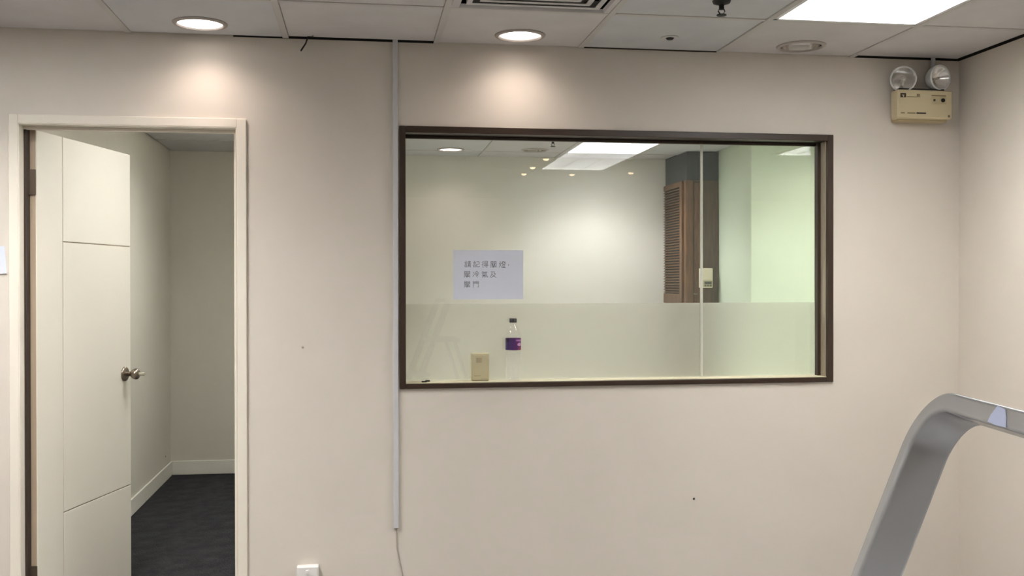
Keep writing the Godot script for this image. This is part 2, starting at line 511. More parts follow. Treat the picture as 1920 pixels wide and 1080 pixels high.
# ---------------------------------------------------------------- ceilings
func tee_grid(root: Node3D, xs: Array, zs: Array, whole: Array, first_gap: Array, holes: Dictionary, detail_rows: int) -> void:
	# whole: cells [i, j] taken by a fitting; fittings spanning two rows are listed twice
	var rest := new_st()
	var any := false
	for i in xs.size() - 1:
		for j in zs.size() - 1:
			if [i, j] in whole: continue
			var x0: float = xs[i] + 0.0125
			var x1: float = xs[i + 1] - 0.0125
			var z0: float = zs[j] + 0.0125
			var z1: float = zs[j + 1] - 0.0125
			if j == 0: z0 = zs[j] + (first_gap[i] if i < first_gap.size() else 0.004)
			if i == xs.size() - 2 and first_gap.size() > 0: x1 = xs[i + 1] - 0.02
			var c := Vector3((x0 + x1) / 2, CEIL + 0.004 + 0.0075, (z0 + z1) / 2)
			var key := "%d %d" % [i, j]
			var m: Material = M.tile_alt if (i * 7 + j * 3) % 3 == 1 else M.tile
			if holes.has(key):
				var h: Vector3 = holes[key]
				part("ceiling_tile", holed_tile(x0 - h.x, x1 - h.x, z0 - h.y, z1 - h.y, h.z, 0.015), m, root, Vector3(h.x, CEIL + 0.004, h.y))
			elif j < detail_rows:
				part("ceiling_tile", box(Vector3(x1 - x0, 0.015, z1 - z0), 0.002), m, root, c)
			else:
				add_box(rest, c, Vector3(x1 - x0, 0.015, z1 - z0), 0.0)
				any = true
	if any:
		var r := part("distant_ceiling_tiles", rest.commit(), M.tile, root)
		r.set_meta("kind", "stuff")
	for i in range(1, xs.size() - 1):
		part("ceiling_tee", boxes([[xs[i] - 0.012, xs[i] + 0.012, CEIL, CEIL + 0.03, zs[0] + 0.001, zs[-1] - 0.001]], 0.001), M.tee, root)
	for j in range(1, zs.size() - 1):
		for i in xs.size() - 1:
			if [i, j] in whole and [i, j - 1] in whole: continue
			part("cross_tee", boxes([[xs[i] + 0.012, xs[i + 1] - 0.012, CEIL + 0.001, CEIL + 0.028, zs[j] - 0.012, zs[j] + 0.012]], 0.001), M.tee, root)

func ceilings() -> void:
	var c := structure("ceiling", boxes([[-3.4, 5.3, SLAB, SLAB + 0.12, -3.76, 7.43]]), M.plenum, "suspended grid ceiling of pale square tiles with fittings", "ceiling")
	var xs := []
	for k in range(-4, 6):
		xs.append(-0.897 + 0.6 * k)
	xs.append(2.607)
	var zs := [0.0, 0.5245, 1.1245, 1.7245, 1.9245]
	while zs[-1] < 7.2:
		zs.append(zs[-1] + 0.6)
	zs[-1] = 7.3245
	# columns: i = k + 4
	var whole := [[8, 1], [8, 2], [6, 1], [8, 6], [8, 7], [3, 1], [3, 2], [3, 6], [3, 7]]
	var gaps := [0.004, 0.004, 0.004, 0.003, 0.007, 0.02, 0.003, 0.009, 0.005, 0.02]
	var holes := {"4 0": Vector3(-0.60, 0.175, 0.092), "6 0": Vector3(0.622, 0.165, 0.092), "8 0": Vector3(1.803, 0.15, 0.092)}
	tee_grid(c, xs, zs, whole, gaps, holes, 3)
	var gap := boxes([[-0.50, 0.291, CEIL - 0.001, CEIL + 0.020, 0.0, 0.003], [2.115, 2.607, CEIL - 0.001, CEIL + 0.020, 0.0, 0.003], [2.604, 2.607, CEIL - 0.001, CEIL + 0.020, 0.003, 1.12]])
	tag(part("shadow_gap", gap, M.dark, c), "dark gap between ceiling tiles and wall tops")
	part("shadow_gap", boxes([[0.915, 1.491, CEIL + 0.001, CEIL + 0.020, 0.0, 0.003]]), M.rebate, c)
	# side bay beyond the end of the right wall
	var xb := [2.707, 3.12, 3.72, 4.32, 4.92, 5.2]
	tee_grid(c, xb, [0.0, 0.7245, 1.3245, 1.9245, 2.5245, 3.1245, 3.7245, 4.3245, 4.9245, 5.5245, 6.1245, 6.7245, 7.3245], [[1, 3], [1, 4]], [], {}, 0)
	part("ceiling_strip", boxes([[2.607, 2.707, CEIL + 0.004, CEIL + 0.019, 1.1245, 7.3245]]), M.tile, c)
	# inner room
	tee_grid(c, [0.05, 0.303, 0.903, 1.503, 2.103, 2.645], [-3.65, -3.355, -2.735, -2.135, -1.55, -0.95, -0.35, -0.10], [[3, 1], [2, 4], [4, 0]], [], {"2 1": Vector3(1.266, -3.22, 0.092), "1 1": Vector3(0.648, -3.27, 0.092)}, 2)
	tee_grid(c, [2.645, 2.72, 3.32, 3.6], [-2.49, -1.89, -1.29, -0.69, -0.10], [[1, 1]], [], {"1 0": Vector3(3.02, -2.12, 0.092)}, 1)
	part("ceiling_tile", boxes([[2.105, 2.395, CEIL + 0.004, CEIL + 0.019, -3.65, -3.36]]), M.tile, c)
	# room behind the door
	tee_grid(c, [-1.40, -0.6535, -0.05], [-3.64, -3.04, -2.44, -1.84, -1.34, -0.74, -0.10], [[1, 5], [1, 2]], [], {}, 6)

func lamp_area(root: Node3D, size: Vector2, at: Vector3, e: float, c: Color) -> void:
	var l := AreaLight3D.new()
	l.area_size = size
	l.light_color = c
	l.light_energy = e
	l.area_normalize_energy = true
	l.area_range = 14.0
	l.area_attenuation = 2.0
	l.shadow_enabled = true
	put(l, "lamp_light", root)
	l.position = at
	l.rotation = Vector3(-PI / 2, 0, 0)

func troffer(x0: float, x1: float, z0: float, z1: float, e: float, c: Color, label: String, beam := 0.0, fine := 1) -> void:
	var t := thing("fluorescent_ceiling_light", label, "ceiling light", Vector3((x0 + x1) / 2, CEIL, (z0 + z1) / 2))
	var w := x1 - x0 - 0.026
	var l := z1 - z0 - 0.026
	var hw := w / 2
	var hl := l / 2
	part("light_housing", boxes([[-hw, hw, 0.110, 0.118, -hl, hl], [-hw, -hw + 0.006, 0.004, 0.110, -hl, hl], [hw - 0.006, hw, 0.004, 0.110, -hl, hl], [-hw, hw, 0.004, 0.110, -hl, -hl + 0.006], [-hw, hw, 0.004, 0.110, hl - 0.006, hl]]), M.white_metal, t)
	part("light_rim", boxes([[-hw, -hw + 0.016, 0.001, 0.006, -hl, hl], [hw - 0.016, hw, 0.001, 0.006, -hl, hl], [-hw, hw, 0.001, 0.006, -hl, -hl + 0.016], [-hw, hw, 0.001, 0.006, hl - 0.016, hl]], 0.001), M.white_metal, t)
	for k in 3:
		part("fluorescent_tube", tube([Vector3((k - 1) * w / 3, 0.088, -hl + 0.03), Vector3((k - 1) * w / 3, 0.088, hl - 0.03)], 0.013, 12), M.tube, t)
	if beam > 0.0:
		spot(t, Vector3(0, -0.002, 0), beam, c, 64.0, 0.5, 0.2)
	lamp_area(t, Vector2(w - 0.03, l - 0.03), Vector3(0, 0.070, 0), e, c)
	# egg-crate louvre: wedge blades, thin at the bottom
	for k in range(1, 3 * fine):
		part("louvre_blade", wedge(l - 0.014, false), M.louvre, t, Vector3(-hw + k * w / (3 * fine), 0.006, 0))
	var n := int(round(l * fine / 0.1))
	for k in range(1, n):
		part("louvre_blade", wedge(w - 0.014, true), M.louvre, t, Vector3(0, 0.006, -hl + l * k / n))

func wedge(length: float, across: bool) -> Mesh:
	var key := "wedge %s %s" % [length, across]
	if box_cache.has(key): return box_cache[key]
	var st := new_st()
	var h := 0.048
	var sec := [Vector2(-0.001, 0), Vector2(0.001, 0), Vector2(0.004, h * 0.6), Vector2(0.009, h), Vector2(-0.009, h), Vector2(-0.004, h * 0.6)]
	var P := func(q: Vector2, s: float) -> Vector3:
		return Vector3(s * length / 2, q.y, q.x) if across else Vector3(q.x, q.y, s * length / 2)
	for i in 6:
		var a: Vector2 = sec[i]
		var b: Vector2 = sec[(i + 1) % 6]
		var n2 := (b - a).orthogonal().normalized()
		if n2.dot((a + b) / 2 - Vector2(0, h * 0.55)) < 0: n2 = -n2
		quad(st, P.call(a, -1.0), P.call(b, -1.0), P.call(b, 1.0), P.call(a, 1.0), P.call(n2, 0.0))
	for s in [-1.0, 1.0]:
		var n: Vector3 = Vector3(s, 0, 0) if across else Vector3(0, 0, s)
		for i in range(1, 5):
			tri(st, P.call(sec[0], s), P.call(sec[i], s), P.call(sec[i + 1], s), n)
	box_cache[key] = st.commit()
	return box_cache[key]

func spot(root: Node3D, at: Vector3, e: float, c: Color, ang: float, soft: float, size: float) -> void:
	var l := SpotLight3D.new()
	l.light_color = c
	l.light_energy = e
	l.spot_angle = ang
	l.spot_angle_attenuation = soft
	l.spot_range = 12.0
	l.spot_attenuation = 2.0
	l.light_size = size
	l.shadow_enabled = true
	put(l, "lamp_light", root)
	l.position = at
	l.rotation = Vector3(-PI / 2, 0, 0)

# lit: 0 off, 1 bulbs showing behind the reflector, 2 glowing lens
func downlight(at: Vector3, lit: int, label: String) -> void:
	var t := thing("downlight", label, "downlight", at)
	part("trim_ring", lathe([Vector2(0.083, 0.006), Vector2(0.084, -0.002), Vector2(0.087, -0.004), Vector2(0.098, -0.001), Vector2(0.1005, 0.002), Vector2(0.1005, 0.004), Vector2(0.083, 0.006)], 48), M.trim, t)
	var cone := []
	for k in 9:
		var s := k / 8.0
		cone.append(Vector2(0.083 - 0.036 * s * s, 0.004 + 0.085 * s))
	part("reflector", lathe(cone, 24, true), M.white_metal if lit == 1 else M.reflector, t)
	part("lamp_can", lathe([Vector2(0.089, 0.005), Vector2(0.089, 0.10), null, Vector2(0.089, 0.10), Vector2(0, 0.10)], 32), M.white_metal, t)
	if lit == 2:
		part("lamp_lens", disc(0.0815, 0.004, 40), M.lens_lit, t, Vector3(0, 0.008, 0))
		spot(t, Vector3(0, 0.000, 0), 0.25, Color(1.0, 0.92, 0.87), 69.0, 1.0, 0.04)
	else:
		var m: Material = M.lens_lit if lit == 1 else M.white_metal
		for s in [-1.0, 1.0]:
			part("lamp_bulb", tube([Vector3(-0.045, 0.022, s * 0.016), Vector3(0.045, 0.022, s * 0.016)], 0.009, 12), m, t)
		part("lamp_base", boxes([[-0.038, 0.038, 0.050, 0.082, -0.024, 0.024]], 0.004), M.white_metal, t)
		if lit == 1:
			var om := OmniLight3D.new()
			om.light_color = Color(1.0, 0.95, 0.9)
			om.light_energy = 0.012
			om.light_size = 0.01
			om.omni_range = 10.0
			om.omni_attenuation = 2.0
			om.shadow_enabled = true
			put(om, "lamp_light", t)
			om.position = Vector3(0, 0.030, 0)
			spot(t, Vector3(0, 0.000, 0), 0.165, Color(1.0, 0.93, 0.88), 70.0, 1.0, 0.04)

func spot_lamp(at: Vector3, label: String) -> void:
	var t := thing("spotlight", label, "spotlight", at, "tiny ceiling spotlights behind the camera")
	part("trim_ring", lathe([Vector2(0.026, 0.003), Vector2(0.027, -0.004), Vector2(0.030, -0.007), Vector2(0.038, -0.004), Vector2(0.040, 0.0), Vector2(0.040, 0.004)], 28), M.white_metal, t)
	part("lamp_bulb", lathe([Vector2(0.0, -0.020), Vector2(0.012, -0.018), Vector2(0.022, -0.011), Vector2(0.0262, 0.0)], 24, true), M.bulb_warm, t)
	spot(t, Vector3(0, -0.024, 0), 0.25, Color(1.0, 0.90, 0.78), 40.0, 0.6, 0.02)

func diffuser() -> void:
	var t := thing("air_diffuser", "square four-way ceiling air vent with nested slats above window", "air vent", Vector3(0.603, CEIL, 0.8245))
	var st := new_st()
	square_ring(st, 0.2865, 0.002, 0.262, -0.004)
	square_ring(st, 0.262, -0.004, 0.256, 0.008)
	part("vent_frame", st.commit(), M.tile, t)
	for k in 5:
		var s := new_st()
		var r := 0.238 - k * 0.043
		square_ring(s, r, 0.000, r - 0.018, 0.001)
		square_ring(s, r - 0.0002, 0.002, r - 0.018, 0.003, true)
		square_ring(s, r - 0.0004, 0.000, r - 0.002, 0.030)
		square_ring(s, r + 0.0004, 0.000, r - 0.001, 0.031, true)
		part("vent_slat", s.commit(), M.tile, t)
	part("vent_plate", boxes([[-0.022, 0.022, 0.004, 0.010, -0.022, 0.022]], 0.002), M.tile, t)
	part("vent_box", boxes([[-0.285, 0.285, 0.12, 0.125, -0.285, 0.285], [-0.285, -0.28, 0.004, 0.12, -0.285, 0.285], [0.28, 0.285, 0.004, 0.12, -0.285, 0.285], [-0.285, 0.285, 0.004, 0.12, -0.285, -0.28], [-0.285, 0.285, 0.004, 0.12, 0.28, 0.285]]), M.plenum, t)

func square_ring(st: SurfaceTool, r0: float, y0: float, r1: float, y1: float, up := false) -> void:
	var c := [Vector2(-1, -1), Vector2(1, -1), Vector2(1, 1), Vector2(-1, 1)]
	for i in 4:
		var a: Vector2 = c[i]
		var b: Vector2 = c[(i + 1) % 4]
		var p := [Vector3(a.x * r0, y0, a.y * r0), Vector3(b.x * r0, y0, b.y * r0), Vector3(b.x * r1, y1, b.y * r1), Vector3(a.x * r1, y1, a.y * r1)]
		var n: Vector3 = (p[1] - p[0]).cross(p[2] - p[0]).normalized()
		if (n.y > 0.0) != up: n = -n
		quad(st, p[0], p[1], p[2], p[3], n)

func sprinklers() -> void:
	for s in [[Vector3(1.24, CEIL, 0.745), "black pendent sprinkler head hanging from ceiling left of light panel"], [Vector3(1.294, CEIL, -2.66), "small black sprinkler head on inner room ceiling behind glass"]]:
		var t := thing("sprinkler_head", s[1], "sprinkler", s[0])
		part("sprinkler_flange", lathe([Vector2(0, 0.004), Vector2(0.032, 0.004), null, Vector2(0.032, 0.004), Vector2(0.029, -0.004), Vector2(0.012, -0.010), Vector2(0, -0.010)], 28, true), M.dark, t)
		part("sprinkler_stem", tube([Vector3(0, -0.008, 0), Vector3(0, -0.026, 0)], 0.009, 12), M.dark, t)
		var st := new_st()
		for sg in [-1.0, 1.0]:
			add_tube(st, [Vector3(sg * 0.008, -0.024, 0), Vector3(sg * 0.012, -0.032, 0), Vector3(sg * 0.004, -0.044, 0)], 0.0022, 6)
		part("sprinkler_arm", st.commit(), M.dark, t)
		part("sprinkler_deflector", disc(0.017, 0.003, 20), M.dark, t, Vector3(0, -0.047, 0))
	var d := thing("ceiling_sensor", "tiny flush ceiling sensor with dark slot above window's right half", "sensor", Vector3(1.22, CEIL + 0.004, 0.215))
	part("sensor_plate", disc(0.036, 0.003, 28, 0.001), M.tile, d, Vector3(0, -0.003, 0))
	part("sensor_slot", lathe([Vector2(0.0, -0.009), Vector2(0.012, -0.009), null, Vector2(0.012, -0.009), Vector2(0.017, -0.003)], 20), M.dark, d)

func emergency_light() -> void:
	var t := thing("emergency_light", "cream twin-head emergency light unit in the corner beneath the ceiling", "emergency light", Vector3(2.39, 2.123, 0))
	part("back_box", boxes([[-0.105, 0.128, -0.008, 0.078, 0.0, 0.055]], 0.004), M.cream_shade, t)
	part("front_cover", boxes([[-0.1225, 0.131, 0.0, 0.122, 0.030, 0.088]], 0.005), M.cream, t)
	var zf := 0.0882
	part("printed_logo", boxes([[-0.110, -0.084, 0.088, 0.106, zf - 0.001, zf + 0.0004]]), M.print_dark, t)
	part("printed_logo_detail", boxes([[-0.104, -0.092, 0.096, 0.099, zf, zf + 0.0007], [-0.098, -0.094, 0.090, 0.096, zf, zf + 0.0007]]), M.cream, t)
	part("printed_name_line", boxes([[-0.080, -0.034, 0.0895, 0.093, zf - 0.001, zf + 0.0004], [-0.034, -0.020, 0.090, 0.104, zf - 0.001, zf + 0.0004]]), M.print_mid, t)
	part("printed_caption", boxes([[0.034, 0.100, 0.096, 0.101, zf - 0.001, zf + 0.0004]]), M.print_mid, t)
	part("printed_footer", boxes([[-0.108, -0.090, 0.019, 0.024, zf - 0.001, zf + 0.0004], [-0.078, -0.040, 0.019, 0.024, zf - 0.001, zf + 0.0004]]), M.print_mid, t)
	part("printed_footer_bar", boxes([[-0.036, 0.008, 0.019, 0.025, zf - 0.001, zf + 0.0004]]), M.print_dark, t)
	part("indicator_panel", boxes([[0.034, 0.102, 0.062, 0.094, zf - 0.001, zf + 0.0008]], 0.0003), M.cream_shade, t)
	part("indicator_lamp", disc(0.005, 0.003, 16), M.print_dark, t, Vector3(0.046, 0.079, zf), Vector3(PI / 2, 0, 0))
	part("test_button", disc(0.0085, 0.005, 20, 0.001), M.dark, t, Vector3(0.086, 0.079, zf), Vector3(PI / 2, 0, 0))
	part("cover_screw", disc(0.005, 0.0012, 16), M.print_mid, t, Vector3(0.114, 0.012, zf), Vector3(PI / 2, 0, 0))
	part("top_plate", boxes([[-0.110, 0.100, 0.122, 0.130, 0.030, 0.078]], 0.002), M.dark, t)
	# two swivelling heads
	for s in [[Vector3(-0.083, 0.172, 0.062), Vector3(-0.45, -0.22, 1.0)], [Vector3(0.080, 0.180, 0.062), Vector3(0.22, -0.02, 1.0)]]:
		var dir: Vector3 = s[1].normalized()
		var b := Basis(Quaternion(Vector3.UP, dir))
		var head := part("lamp_head", lathe([Vector2(0.0, -0.048), Vector2(0.022, -0.045), Vector2(0.040, -0.034), Vector2(0.051, -0.016), Vector2(0.055, 0.004), Vector2(0.0555, 0.012), null, Vector2(0.0555, 0.012), Vector2(0.0535, 0.017), Vector2(0.0495, 0.017), Vector2(0.048, 0.013)], 40), M.white_metal, t, s[0])
		head.basis = b
		var bowl := []
		for k in 9:
			var u := k / 8.0
			bowl.append(Vector2(0.048 * u + 0.0001, -0.026 + 0.039 * u * u))
		part("head_reflector", lathe(bowl, 18, false), M.head_reflector, head)
		part("head_bulb", lathe([Vector2(0.0, 0.008), Vector2(0.005, 0.006), Vector2(0.0065, 0.0), Vector2(0.005, -0.010), Vector2(0.004, -0.024)], 16, true), M.chrome, head)
		part("head_lens", lathe([Vector2(0.0, 0.021), Vector2(0.024, 0.0195), Vector2(0.049, 0.0145)], 32, true), M.clear, head)
		part("head_bracket", tube([Vector3(s[0].x, 0.126, 0.050), Vector3(s[0].x, 0.140, 0.050), s[0] - dir * 0.040], 0.008, 10), M.chrome, t)
	part("supply_conduit", tube([Vector3(0.082, 0.10, 0.020), Vector3(0.082, CEIL - 2.123 + 0.01, 0.020)], 0.0095, 14), M.conduit, t)

func trunking() -> void:
	var t := thing("cable_trunking", "narrow white plastic cable trunking running down wall beside window", "cable trunking", Vector3(0.136, 0.425, 0))
	part("trunking_base", boxes([[-0.0095, 0.0095, 0, CEIL + 0.02 - 0.425, 0, 0.007]], 0.001), M.conduit, t)
	part("trunking_cover", boxes([[-0.0105, 0.0105, 0.001, CEIL + 0.02 - 0.425, 0.006, 0.0125]], 0.002), M.conduit, t)
	part("trunking_opening", boxes([[-0.0075, 0.0075, -0.0005, 0.003, 0.002, 0.0105]]), M.dark, t)
	var c := part("cable", tube([Vector3(0.137, 0.440, 0.004), Vector3(0.139, 0.40, 0.003), Vector3(0.1405, 0.34, 0.0022), Vector3(0.150, 0.29, 0.0022), Vector3(0.162, 0.235, 0.0022), Vector3(0.166, 0.15, 0.003), Vector3(0.166, 0.104, 0.006)], 0.0022, 8), M.cable)
	tag(c, "thin beige cable hanging from the lower end of white trunking", "cable")

# ---------------------------------------------------------------- the notice
const LEFT_GATE := [[12, 8, 12, 95], [12, 8, 42, 8, 42, 40], [12, 24, 42, 24], [12, 40, 42, 40], [58, 40, 58, 8, 88, 8], [58, 24, 88, 24], [58, 40, 88, 40], [88, 8, 88, 92, 78, 89]]
const SPEECH := [[22, 4, 28, 12], [6, 20, 44, 20], [12, 34, 38, 34], [12, 47, 38, 47], [12, 62, 38, 62, 38, 90, 12, 90, 12, 62]]

func strokes(ch: String) -> Array:
	match ch:
		"門": return LEFT_GATE
		"關": return LEFT_GATE + [[36, 44, 26, 54, 40, 54], [40, 47, 26, 66, 44, 66], [62, 44, 54, 54, 68, 54], [68, 47, 54, 66, 74, 66], [28, 72, 28, 82, 46, 82], [46, 68, 46, 84, 38, 97], [54, 68, 54, 97], [54, 82, 74, 82, 74, 72]]
		"請": return SPEECH + [[54, 14, 96, 14], [58, 27, 92, 27], [50, 41, 98, 41], [75, 4, 75, 41], [60, 52, 60, 85, 54, 96], [60, 52, 90, 52, 90, 94, 83, 92], [60, 65, 90, 65], [60, 78, 90, 78]]
		"記": return SPEECH + [[56, 14, 92, 14, 92, 48, 56, 48, 56, 88, 94, 88, 96, 74]]
		"得": return [[28, 6, 8, 28], [32, 30, 8, 56], [22, 46, 22, 96], [48, 6, 88, 6, 88, 40, 48, 40, 48, 6], [48, 23, 88, 23], [42, 52, 94, 52], [38, 66, 98, 66], [78, 54, 78, 94, 68, 90], [50, 74, 58, 84]]
		"燈": return [[22, 6, 22, 50, 6, 94], [22, 50, 40, 88], [8, 28, 13, 46], [40, 24, 32, 42], [48, 10, 66, 10, 46, 42], [52, 22, 60, 30], [72, 6, 98, 42], [92, 8, 80, 20], [98, 20, 87, 30], [58, 43, 84, 43], [56, 54, 88, 54, 88, 72, 56, 72, 56, 54], [60, 78, 64, 90], [84, 78, 78, 90], [44, 95, 98, 95]]
		"冷": return [[10, 20, 24, 34], [8, 82, 27, 52], [64, 4, 34, 42], [64, 4, 97, 42], [52, 37, 76, 37], [42, 55, 84, 55, 64, 80], [54, 66, 72, 93]]
		"氣": return [[28, 4, 12, 32], [24, 16, 92, 16], [28, 28, 82, 28], [16, 41, 78, 41, 82, 80, 95, 94, 96, 80], [44, 48, 44, 97], [16, 67, 72, 67], [24, 50, 33, 61], [66, 50, 56, 61], [42, 68, 16, 92], [46, 68, 70, 90]]
		"及": return [[18, 12, 72, 12, 64, 40, 86, 40, 66, 70, 22, 95], [34, 12, 28, 52, 8, 92], [34, 40, 60, 76, 96, 94]]
		"，": return [[16, 46, 22, 52, 15, 64]]
	return []

func draw_line(im: Image, a: Vector2, b: Vector2, r: float, ink: Color) -> void:
	for y in range(int(minf(a.y, b.y) - r - 1), int(maxf(a.y, b.y) + r + 2)):
		for x in range(int(minf(a.x, b.x) - r - 1), int(maxf(a.x, b.x) + r + 2)):
			if x < 0 or y < 0 or x >= im.get_width() or y >= im.get_height(): continue
			var q := Vector2(x, y)
			var d := Geometry2D.get_closest_point_to_segment(q, a, b).distance_to(q)
			var k := clampf(r + 0.5 - d, 0.0, 1.0)
			if k > 0.0:
				var old := im.get_pixel(x, y)
				im.set_pixel(x, y, old.lerp(ink, maxf(0.0, k)) if old.v > ink.v else old)

func sheet(w: float, h: float, bend: Callable) -> Mesh:
	var st := new_st()
	var nx := 14
	var ny := 10
	var P := func(i: int, j: int) -> Vector3:
		var u := float(i) / nx
		var v := float(j) / ny
		return Vector3((u - 0.5) * w, (0.5 - v) * h, bend.call(u, v))
	for side in [1.0, -1.0]:
		for i in nx:
			for j in ny:
				var c := [[i, j], [i + 1, j], [i + 1, j + 1], [i, j + 1]]
				var order := [0, 1, 2, 0, 2, 3] if side > 0 else [0, 2, 1, 0, 3, 2]
				for k in order:
					var a: int = c[k][0]
					var b: int = c[k][1]
					var du: Vector3 = P.call(mini(a + 1, nx), b) - P.call(maxi(a - 1, 0), b)
					var dv: Vector3 = P.call(a, mini(b + 1, ny)) - P.call(a, maxi(b - 1, 0))
					st.set_normal(dv.cross(du).normalized() * side)
					st.set_uv(Vector2(float(a) / nx, float(b) / ny) if side > 0 else Vector2(0.005, 0.005))
					st.add_vertex(P.call(a, b) - Vector3(0, 0, 0.0004 if side < 0 else 0.0))
	return st.commit()

func notices() -> void:
	var im := Image.create(594, 418, false, Image.FORMAT_RGB8)
	var bg := Color(0.87, 0.885, 0.935)
	im.fill(bg)
	var ink := Color(0.36, 0.38, 0.43)
	var lines := ["請記得關燈，", "關冷氣及", "關門"]
	for l in 3:
		for k in lines[l].length():
			var o := Vector2(92 - (4 if l > 0 else 0) + k * 73.5, 90 + l * 85 - k * -0.6)
			for s in strokes(lines[l][k]):
				for q in range(0, s.size() - 2, 2):
					draw_line(im, o + Vector2(s[q], s[q + 1]) * 0.58, o + Vector2(s[q + 2], s[q + 3]) * 0.58, 1.9, ink)
	im.generate_mipmaps()
	var m := mat(Color.WHITE, 0.8)
	m.albedo_texture = ImageTexture.create_from_image(im)
	m.texture_repeat = false
	var bend := func(u: float, v: float) -> float:
		return 0.001 + 0.007 * pow(maxf(0.0, u + (0.6 - v) * 0.5 - 0.75), 2.0) * 4.0 + 0.006 * pow(maxf(0.0, v - 0.8), 2.0) * 8.0 + 0.003 * pow(maxf(0.0, u + v - 1.5), 1.5) * 4.0 + 0.0012 * sin(u * 5.0) * v
	var n := part("paper_notice", sheet(0.294, 0.2055, bend), m, self, Vector3(0.5235, 1.4535, -0.0718))
	tag(n, "white paper notice with three lines of Chinese characters taped on the window glass", "notice")
	var bend2 := func(u: float, v: float) -> float:
		return 0.0012 + 0.016 * pow(maxf(0.0, u * 0.7 + v * 0.6 - 0.8), 1.6) + 0.001 * sin(u * 6.0)
	var p := part("paper_sheet", sheet(0.21, 0.105, bend2), M.paper, self, Vector3(-1.453, 1.5015, 0.0012), Vector3(0, 0, deg_to_rad(5.5)))
	tag(p, "blank white paper slip stuck on wall left of the door, cut by frame edge", "paper")

func sill_things() -> void:
	var y := 1.0125
	var b := thing("water_bottle", "clear plastic drink bottle with purple label and black cap on window ledge", "bottle", Vector3(0.6225, y, -0.0345))
	var s := 0.2575 / 0.232
	var prof := [Vector2(0.0, 0.004), Vector2(0.020, 0.001), Vector2(0.027, 0.002), Vector2(0.0305, 0.008), Vector2(0.0315, 0.018), Vector2(0.0300, 0.040), Vector2(0.0285, 0.062), Vector2(0.0290, 0.085), Vector2(0.0318, 0.100), Vector2(0.0325, 0.108), Vector2(0.0325, 0.168), Vector2(0.0315, 0.176), Vector2(0.0270, 0.190), Vector2(0.0190, 0.204), Vector2(0.0140, 0.212), Vector2(0.0128, 0.218), Vector2(0.0128, 0.232)]
	for i in prof.size():
		prof[i] = Vector2(prof[i].x, prof[i].y * s)
	part("bottle_body", lathe(prof, 40), M.clear, b)
	var li := Image.create(256, 96, false, Image.FORMAT_RGB8)
	li.fill(Color(0.22, 0.15, 0.33))
	for yy in 96:
		for xx in 256:
			var c := Color(0.21, 0.15, 0.34).lerp(Color(0.36, 0.16, 0.38), clampf((xx - 30) / 60.0, 0, 1))
			if Vector2((xx - 96) * 1.0, (yy - 50) * 1.3).length() < 16: c = Color(0.78, 0.58, 0.76)
			if absf(yy - 16 - (xx - 85) * 0.05) < 6 and xx > 72 and xx < 118: c = Color(0.62, 0.44, 0.64)
			if xx > 84 and xx < 124 and yy > 74: c = Color(0.50, 0.16, 0.30)
			if xx < 36 and yy < 34: c = Color(0.14, 0.09, 0.22)
			li.set_pixel(xx, yy, c)
	var lm := mat(Color.WHITE, 0.35)
	lm.albedo_texture = ImageTexture.create_from_image(li)
	lm.cull_mode = BaseMaterial3D.CULL_DISABLED
	var st := new_st()
	var y0 := 0.116 * s
	var y1 := 0.160 * s
	var segs := 40
	for k in segs:
		for e in [[k, 0], [k + 1, 1], [k + 1, 0], [k, 0], [k, 1], [k + 1, 1]]:
			var a: float = PI - TAU * e[0] / segs  # u runs left to right over the side that faces the room
			st.set_normal(Vector3(cos(a), 0, -sin(a)) * Vector3(1, 1, -1))
			st.set_uv(Vector2(float(e[0]) / segs, 1.0 - e[1]))
			st.add_vertex(Vector3(cos(a) * 0.0331, y0 if e[1] == 0 else y1, sin(a) * 0.0331))
	part("bottle_label", st.commit(), lm, b)
	part("bottle_cap", lathe([Vector2(0.0, 0.221 * s + 0.0145), Vector2(0.0135, 0.221 * s + 0.0145), null, Vector2(0.0135, 0.221 * s + 0.0145), Vector2(0.0155, 0.221 * s + 0.0125), Vector2(0.0155, 0.221 * s - 0.003)], 32, true), M.black_plastic, b)
	part("bottle_neck_ring", lathe([Vector2(0.0128, 0.213 * s), Vector2(0.0165, 0.213 * s), Vector2(0.0165, 0.2145 * s), Vector2(0.0128, 0.2145 * s)], 32), M.clear, b)
	var c := thing("wall_controller", "small upright beige control box leaning on window ledge left of bottle", "controller", Vector3(0.4860, y, -0.056))
	part("controller_body", boxes([[-0.0375, 0.0375, 0, 0.116, -0.012, 0.012]], 0.004), M.controller, c)
	part("controller_lid", boxes([[-0.0345, 0.0345, 0.004, 0.108, 0.011, 0.0135]], 0.001), M.controller, c)
	part("controller_window", boxes([[-0.017, 0.006, 0.076, 0.096, 0.013, 0.0142]], 0.0004), M.controller_recess, c)
	part("controller_print", boxes([[-0.026, 0.002, 0.020, 0.023, 0.013, 0.0138], [0.0, 0.026, 0.008, 0.010, 0.013, 0.0138]]), M.controller_recess, c)
	var k := thing("binder_clip", "tiny dark clip lying on the window ledge at left corner", "clip", Vector3(0.259, y, -0.030))
	part("clip_body", boxes([[-0.017, 0.004, 0, 0.005, -0.006, 0.006]], 0.001), M.dark, k)
	part("clip_lever", boxes([[-0.002, 0.017, 0.002, 0.0085, -0.004, 0.004]], 0.001), M.dark, k)

